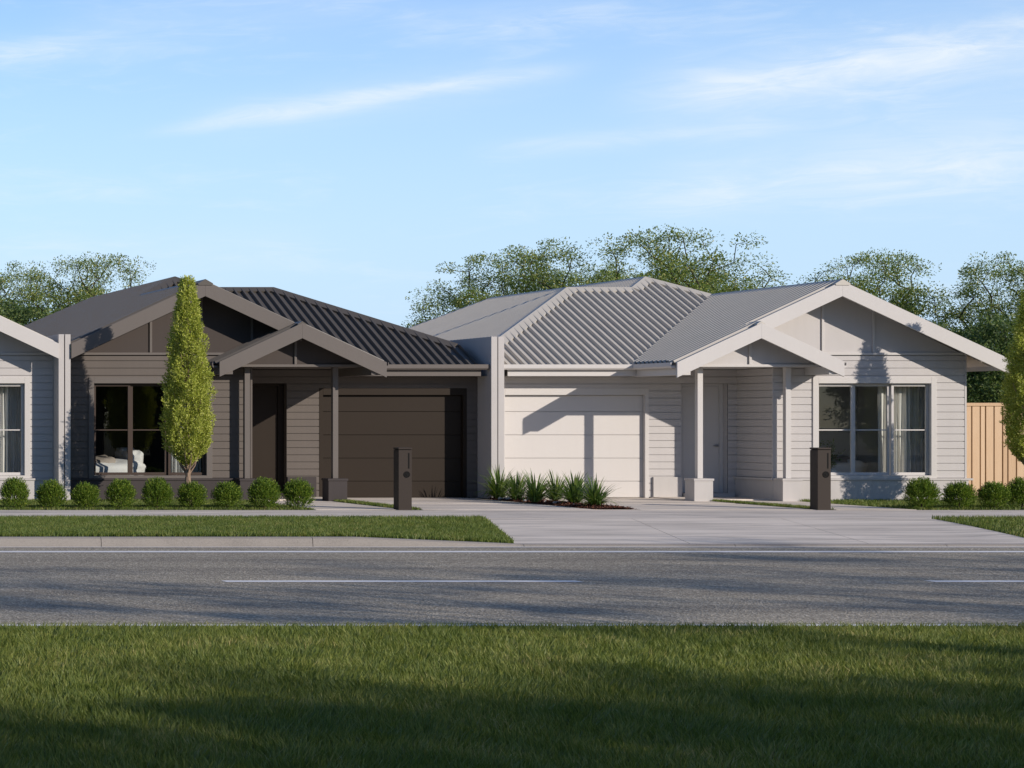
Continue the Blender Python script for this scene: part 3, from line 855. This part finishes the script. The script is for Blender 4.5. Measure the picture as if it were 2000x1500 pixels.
# ------------------------------------------------------------------ timber fence at the right
def fence(x0, x1, y, h):
    root = empty('paling_fence', (x0, y, 0), 'tall new cedar paling fence to the right of the light house', 'fence')
    rr = random.Random(3); back = MB(); front = MB(); x = 0.; k = 0
    back.box(0, x1 - x0, .055, .075, -.05, h - .07)
    while x < x1 - x0:
        w = .155 if k % 3 != 1 else .085
        front.box(x + .012, x + .012 + w, 0 + rr.uniform(0, .004), .03, -.05, h - .071); x += w + .028; k += 1
    back.build('backing_paling', M['wood'], root); front.build('paling', M['wood'], root, .002)
    c = MB(); c.box(-.02, x1 - x0, -.02, .075, h - .068, h); c.build('capping', M['wood'], root, .004)
fence(27.74, 34.0, 45.0, 2.02)


# ------------------------------------------------------------------ plants
def join(parts):
    V, F, k = [], [], 0
    for v, f in parts: V.append(v); F.append(f + k); k += len(v)
    return np.concatenate(V), np.concatenate(F)

def sprays(base, axis, n, length, spread, L, W, r):
    """n leaves up each spray"""
    N = len(base); axis = axis / np.linalg.norm(axis, axis=1, keepdims=True)
    t = np.tile(np.linspace(.1, 1, n), N); p = np.repeat(base, n, 0) + np.repeat(axis, n, 0) * (t * length)[:, None]
    d = np.repeat(axis, n, 0) + r.normal(0, spread, (N * n, 3))
    return leaves(p, d, L * r.uniform(.7, 1.25, N * n), W * r.uniform(.8, 1.2, N * n), r)

# --- ball shrubs along the footpath
def shrub_mesh(seed):
    r = np.random.default_rng(seed); N = 1150
    d = r.normal(size=(N, 3)); d[:, 2] = np.abs(d[:, 2]) * r.choice([1, 1, 1, -.8], N); d /= np.linalg.norm(d, axis=1, keepdims=True)
    rad = .285 * r.uniform(.2, 1.06, N) ** .5 * (1 + .11 * np.sin(d[:, 0] * 6 + seed) * np.cos(d[:, 1] * 5))
    base = d * rad[:, None] * np.array([.86, .86, .84]); base[:, 2] += .205
    base[:, 2] = np.abs(base[:, 2] - .02) + .02; ax = base - np.array([0, 0, .08]); ax[:, 2] += .16
    ax += r.normal(0, .08, ax.shape)
    v, f = sprays(base, ax, 9, .135 * 1.0, .38, .036, .014, r)
    return np_mesh('foliage', v, f, M['box_leaf'])
SHRUBS = [shrub_mesh(i) for i in (11, 12, 13)]
def shrub(px, label, i):
    D = 39.05; x = (px - VX) * D / FPX
    root = empty('ball_shrub', (x, D, 0), label, 'shrub', 'clipped ball shrubs along the footpath')
    o = link('foliage', SHRUBS[i % 3], root); o.rotation_euler = (0, 0, i * 1.3); o.scale = (.85 + .07 * math.sin(i * 2.1), .85, .95 + .08 * math.cos(i * 1.7))
    st = MB(); st.tube((0, 0, -.03), (0, 0, .25), .018, .012); st.build('stem', M['bark'], root)
order = ['below the curtained window cut by the left edge', 'in front of the double party wall at left', 'just right of the double party wall, before the shaded wall', 'below the left end of the dark house window', 'third to the left of the slim tree trunk end, under the mid window', 'at the foot of the slim tree trunk', 'second right of the slim tree trunk, before the left porch pier', 'before the dark front door', 'last of its row, beside the dark house path']
order[4] = 'immediately left of the one at the slim tree trunk'
order[6] = 'immediately right of the one at the slim tree trunk'
for i, px in enumerate((28, 100, 167, 236, 307, 375, 444, 516, 582)): shrub(px, 'round clipped shrub ' + order[i], i)
ro = ['at the right end of the light house window, first of its row', 'before the right corner of the light house', 'before the bare paling fence', 'half hidden at the right picture edge under the slim tree']
for i, px in enumerate((1800, 1873, 1942, 1997)): shrub(px, 'round clipped shrub ' + ro[i], i + 4)

# --- slim columnar trees
def columnar_meshes(seed):
    r = np.random.default_rng(seed)
    zp = np.array([.78, .90, 1.02, 1.2, 1.5, 2.0, 2.5, 3.0, 3.5, 3.9, 4.2, 4.36, 4.44]); rp = np.array([.06, .17, .29, .385, .435, .445, .385, .305, .225, .165, .115, .08, .03])
    N = 8600
    z = r.uniform(.78, 4.43, N * 3); keep = r.uniform(0, .52, N * 3) < np.interp(z, zp, rp) + .03; z = z[keep][:N]; N = len(z)
    th = r.uniform(0, 2 * math.pi, N)
    lob = .98 + .17 * np.sin(3 * th + 2.1 * z + seed) * np.sin(4.3 * z + th) + .13 * np.sin(7 * th - 5 * z) + .12 * np.sin(9 * z + 4 * th)
    R0 = np.interp(z, zp, rp) * lob; rho = R0 * r.uniform(.15, 1, N) ** .38
    base = np.stack([rho * np.cos(th), rho * np.sin(th), z - .03], 1)
    ax = np.stack([np.cos(th) * .55, np.sin(th) * .55, np.full(N, .8)], 1) + r.normal(0, .28, (N, 3))
    fol = sprays(base, ax, 8, .085, .6, .040, .017, r)
    w = MB(); w.tube((0, 0, -.05), (.01, 0, .55), .075, .055, 8); w.tube((.01, 0, .55), (0, 0, 3.9), .05, .012, 7)
    for k in range(26):
        a = k * 2.4; z0 = .55 + .09 * k * (1 if k > 8 else .25); l = np.interp(z0 + .45, zp, rp) * .9
        p1 = (math.cos(a) * l * .6, math.sin(a) * l * .6, z0 + .22); p2 = (math.cos(a) * l, math.sin(a) * l, z0 + .62)
        w.tube((0, 0, z0), p1, .020, .013, 5); w.tube(p1, p2, .013, .005, 5)
    return fol, w
def columnar(px, D, label, seed, sc=1., rz=0):
    x = (px - VX) * D / FPX
    root = empty('columnar_tree', (x, D, 0), label, 'tree', 'slim columnar trees before the houses')
    fol, w = columnar_meshes(seed)
    o = link('crown', np_mesh('crown', fol[0], fol[1], M['columnar']), root)
    t = w.build('trunk', M['pale_bark'], root)
    root.scale = (sc, sc, sc); root.rotation_euler = (0, 0, rz)
columnar(366, 40.85, 'slim lime green columnar tree before the dark house window', 21)
columnar(2014, 40.85, 'slim columnar tree cut by the right edge, before the paling fence', 22, .975, 1.0)

# --- strap leaved clumps in the mulch bed
def strap_mesh(seed):
    r = np.random.default_rng(seed); V, F = [], []; seg = 6
    for k in range(190):
        a = r.uniform(0, 6.283); up = r.uniform(0, 1) ** 1.25; L = r.uniform(.40, .72) * (1 if up > .3 else .8); bend = (.45 + 1.6 * (1 - up)) * r.uniform(.7, 1.2)
        el = R(86) - (1 - up) * R(58); w = r.uniform(.018, .034); p = np.array([math.cos(a) * .05, math.sin(a) * .05, 0.]) * r.uniform(.2, 1); k0 = len(V)
        for i in range(seg + 1):
            t = i / seg; e = el - bend * t * t; d = np.array([math.cos(a) * math.cos(e), math.sin(a) * math.cos(e), math.sin(e)])
            s = np.array([-math.sin(a), math.cos(a), 0.]); ww = w * (1 - t ** 2.2) * (.7 + .6 * min(1, 3 * t)) + .001
            V += [p - s * ww * .5 + np.array([0, 0, .004]), p + s * ww * .5 + np.array([0, 0, .004])]
            p = p + d * L / seg
            if p[2] < .01: p[2] = .01
        for i in range(seg): F.append((k0 + 2 * i, k0 + 2 * i + 1, k0 + 2 * i + 3, k0 + 2 * i + 2))
    return np_mesh('strap_plant', V, F, M['strap_leaf'], True)
SM = [strap_mesh(i) for i in (31, 32, 33)]
sl = ['against the white party wall, backmost of the row', 'second from the party wall', 'third from the party wall, tall and narrow', 'fourth from the party wall, set back against the garage door', 'second from the front tip of the bed', 'largest clump at the front tip of the mulch bed']
for i, (px, D) in enumerate(((974, 43.35), (1008, 42.5), (1045, 41.5), (1085, 42.1), (1122, 40.6), (1163, 39.55))):
    o = link('strap_plant', SM[i % 3]); o.location = ((px - VX) * D / FPX, D, .03); o.rotation_euler = (0, 0, i * 1.9); k = 1 + .08 * math.sin(i * 3 + 1); o.scale = (k, k, k)
    tag(o, 'green strap leaved clump ' + sl[i], 'plant', 'strap leaved clumps in the mulch bed')

# --- mulch bed and pebbles
g = MB()
n = 16
def be(D): return 18.20 if D > 39.6 else 18.20
for j in range(n):
    d0, d1 = 38.86 + (44.3 - 38.86) * j / n, 38.86 + (44.3 - 38.86) * (j + 1) / n
    ws = [0, .2, .5, .8, 1]; hs = [-.02, .022, .035, .022, -.02]
    for a in range(4):
        g.poly([(18.2 + .775 * ws[a], d0, hs[a]), (18.2 + .775 * ws[a + 1], d0, hs[a + 1]), (18.2 + .775 * ws[a + 1], d1, hs[a + 1]), (18.2 + .775 * ws[a], d1, hs[a])])
structure('garden_bed', g, M['soil'])
r = np.random.default_rng(41); N = 5200
P = np.stack([18.2 + .775 * r.beta(1.1, 1.1, N), r.uniform(38.80, 43.66, N), np.zeros(N)], 1)
u = (P[:, 0] - 18.2) / .775; P[:, 2] = .036 * np.sin(np.pi * np.clip(u, 0, 1)) + r.uniform(-.004, .02, N)
d = r.normal(size=(N, 3)); d[:, 2] *= .35
v, f = leaves(P, d, r.uniform(.03, .075, N), r.uniform(.014, .028, N), r, .3)
tag(link('bark_mulch', np_mesh('bark_mulch', v, f, M['mulch'])), 'red brown bark mulch covering the narrow garden bed', 'mulch', kind='stuff')
def stone_mesh():
    me = bpy.data.meshes.new('white_stone'); import bmesh
    bm = bmesh.new(); bmesh.ops.create_icosphere(bm, subdivisions=2, radius=1)
    for q in bm.verts: q.co *= 1 + .12 * math.sin(q.co.x * 3 + q.co.y * 2); q.co.z *= .65
    for q in bm.faces: q.smooth = True
    bm.to_mesh(me); bm.free(); me.materials.append(M['pebble']); return me
SMESH = stone_mesh(); rr = random.Random(6)
for k in range(26):
    o = link('white_stone', SMESH); y = rr.uniform(42.0, 43.55) if k < 20 else rr.uniform(40.2, 42); o.location = (rr.uniform(18.24, 18.7), y, .045); q = rr.uniform(.022, .05)
    o.scale = (q, q * rr.uniform(.8, 1.2), q); o.rotation_euler = (0, 0, rr.uniform(0, 6))
    tag(o, 'small white stone among the strap leaved clumps in the mulch', 'stone', 'white stones in the mulch bed')


# ------------------------------------------------------------------ broad trees
def tree_meshes(seed, ncl, rad, zc, rz, zmin, per, L, W, mat, fork=2.6, flat=.36, csize=.62):
    r = np.random.default_rng(seed); cl = []
    while len(cl) < ncl:
        d = r.normal(size=3); d /= np.linalg.norm(d); q = r.uniform(.12, 1) ** .42
        lump = 1 + .16 * math.sin(4 * d[0] + seed) * math.cos(3.5 * d[1] + 2 * d[2]) + .10 * math.sin(7 * d[1] + 5 * d[0])
        p = np.array([d[0] * rad * q * lump, d[1] * rad * q * lump, zc + d[2] * rz * q * lump])
        if p[2] < zmin: continue
        if cl and min(np.linalg.norm((p - c) * [1, 1, 1.8]) for c in cl) < csize * .62: 
            if r.uniform() < .8: continue
        cl.append(p)
    cl = np.array(cl); o0 = np.array([0, 0, fork]); cl = cl[np.argsort(np.linalg.norm(cl - o0, axis=1))]
    nodes = [np.array([0., 0., -.1]), np.array([.05, .03, fork * .55]), o0]; par = [-1, 0, 1]
    for k in range(5):
        a = k * 1.256 + r.uniform(-.3, .3); nodes.append(o0 + np.array([math.cos(a) * rad * .2, math.sin(a) * rad * .2, (zc - fork) * .55 + r.uniform(0, .5)])); par.append(2)
    tips = []
    for c in cl:
        A = np.array(nodes[2:]); dv = c - A; dist = np.linalg.norm(dv, axis=1) + np.where(dv[:, 2] < .05, 1.2, 0) + .15 * np.linalg.norm(A - o0, axis=1)
        j = int(dist.argmin()) + 2; a = nodes[j]
        if np.linalg.norm(c - a) > .7:
            mid = a + (c - a) * .55 + np.array([0, 0, .12]) + r.normal(0, .08, 3); nodes.append(mid); par.append(j); j = len(nodes) - 1
        nodes.append(c); par.append(j); tips.append(c)
    cnt = np.ones(len(nodes))
    for i in range(len(nodes) - 1, 0, -1): cnt[par[i]] += cnt[i]
    rad_n = .0085 * cnt ** .53
    w = MB()
    for i in range(1, len(nodes)):
        w.tube(nodes[par[i]], nodes[i], min(rad_n[par[i]], rad_n[i] * 1.5), rad_n[i], 6 if cnt[i] > 12 else 4)
    tips = np.array(tips); N = len(tips) * per
    g3 = r.normal(size=(N, 3)); g3 /= np.linalg.norm(g3, axis=1, keepdims=True); g3 *= (r.uniform(0, 1, N) ** .45)[:, None]
    sz = np.repeat(csize * r.uniform(.65, 1.25, len(tips)), per)
    P = np.repeat(tips, per, 0) + g3 * sz[:, None] * np.array([1, 1, flat])
    out = np.repeat(tips - np.array([0, 0, zc - 1]), per, 0); out /= np.linalg.norm(out, axis=1, keepdims=True)
    d = out * .5 + g3 * .6 + r.normal(0, .55, (N, 3)); d[:, 2] -= .25
    v, f = leaves(P, d, L * r.uniform(.6, 1.3, N), W * r.uniform(.7, 1.3, N), r)
    return np_mesh('crown', v, f, mat), w
def make_tree(name, meshes, loc, label, group, sc=1., rz=0., barkmat='bark'):
    root = empty(name, loc, label, 'tree', group); me, wood_me = meshes
    link('crown', me, root); link('trunk', wood_me, root)
    root.scale = (sc, sc, sc); root.rotation_euler = (0, 0, rz)
    return root
def wood_mesh(w):
    me = bpy.data.meshes.new('trunk'); me.from_pydata(w.v, [], w.f); me.materials.append(M['bark']); return me
def variant(*a, **k):
    me, w = tree_meshes(*a, **k); return me, wood_mesh(w)
AIRY = [variant(51, 320, 3.35, 5.2, 3.3, 1.9, 170, .092, .042, M['tree_leaf'], csize=.60, flat=.55), variant(58, 340, 3.55, 5.1, 3.3, 1.7, 170, .092, .042, M['tree_leaf'], csize=.60, flat=.55)]
TALL = variant(54, 46, 3.1, 9.6, 1.9, 8.0, 70, .15, .07, M['tree_leaf'], 6.6, .5, .7)
DENSE = variant(53, 210, 2.6, 3.7, 3.4, .5, 150, .15, .075, M['dense_leaf'], 1.2, .5, .7)

def at(px, D): return (px - VX) * D / FPX
BD = 76.
# (photo x, top y, distance, mesh, turn, label)
GA = 'airy trees standing beyond the houses'
def airy(px, topy, D, i, rz, label):
    h = max(q.co.z for q in AIRY[i][0].vertices); top = EYE + (VY - topy) * D / FPX
    make_tree('airy_tree', AIRY[i], (at(px, D), D, -.1), label, GA, top / h, rz)
airy(168, 486, 76, 0, .4, 'airy tree rising behind the left slope of the dark roof')
airy(-35, 500, 75, 1, 2.0, 'airy tree cut by the left picture edge, behind the pale barge')
airy(985, 463, 78, 1, .9, 'broad airy tree between the dark roof and the light roof ridge')
airy(1310, 428, 74, 0, 3.3, 'tallest airy tree with forked bare stems above the light roof')
airy(1120, 520, 82, 0, 5.0, 'lower airy tree filling the gap left of the tallest one')
airy(1180, 500, 84, 1, 2.6, 'small airy tree closing the gap at the left of the light roof apex')
airy(1420, 515, 80, 1, 4.1, 'lower airy tree just right of the tallest one above the light roof')
airy(1688, 477, 76, 0, 1.7, 'airy tree behind the right slope of the light gable')
airy(2010, 486, 72, 1, 5.2, 'airy tree cut by the right picture edge, above the slim tree')
GD = 'dense dark trees beyond the fence and roofs'
def dense(px, topy, D, rz, label):
    top = EYE + (VY - topy) * D / FPX; h = max(q.co.z for q in DENSE[0].vertices)
    make_tree('dense_tree', DENSE, (at(px, D), D, -.1), label, GD, top / h, rz)
dense(1925, 600, 62, .3, 'dense dark green tree directly above the paling fence')
dense(1840, 615, 66, 2.1, 'dense dark green tree behind the right barge slope')
dense(2040, 585, 64, 4.0, 'dense dark green tree at the right edge behind the slim tree')
dense(1760, 640, 70, 5.1, 'dense dark tree mostly hidden by the light gable')
dense(20, 570, 68, 1.2, 'dense green tree low behind the pale barge at left')
dense(150, 590, 72, 3.4, 'dense green tree low behind the dark roof at left')
dense(-70, 560, 66, 5.5, 'dense green tree at the left picture edge')

# street trees on the camera's side of the road: they shade the verge and the road and mirror in the windows
GS = 'leafy street trees on the near side of the road'
rs = random.Random(9)
STREET = [(9.0, 4.4, .56), (12.4, 3.6, .60), (15.2, 4.6, .55), (18.0, 3.4, .63), (21.2, 4.2, .72), (24.4, 3.2, .80), (27.6, 4.0, .84), (31, 2.8, .86), (8, -1.8, .50), (14, -3, .55), (36.5, 3, .9), (42, 3.5, 1.0), (60, 3, 1.1), (2.0, -5.0, .8)]
for k, (x, y, sc) in enumerate(STREET):
    x += 5.2; y -= 6.0; sc += .35                     # set well back so that a step to the side keeps a clear view
    make_tree('offview_tree', AIRY[k % 2], (x, y, -.15), 'leafy street tree on the grassed near side of the road', GS, sc, k * 1.7)
for k, (x, y, sc) in enumerate([(22, 3, .95), (29.5, 2.2, 1.0), (37.5, 2.6, 1.12), (46, 3, 1.05)]):
    make_tree('offview_tree', TALL, (x, y, -.15), 'tall bare stemmed street tree on the grassed near side of the road', GS + ', tall', sc, k * 2.3)
for k in range(9):  # out-of-view belt, added to hide the bright horizon from the window reflections
    make_tree('offview_tree', DENSE, (14 + 6.0 * k if k < 6 else 36 + 8 * (k - 5) + (12 if k > 6 else 0), -14 - 6 * rs.random(), -.15), 'dense dark tree added out of view to hide the bright horizon from the windows', GS + ', added dense belt', 1.25 + .3 * rs.random(), k * 1.1)
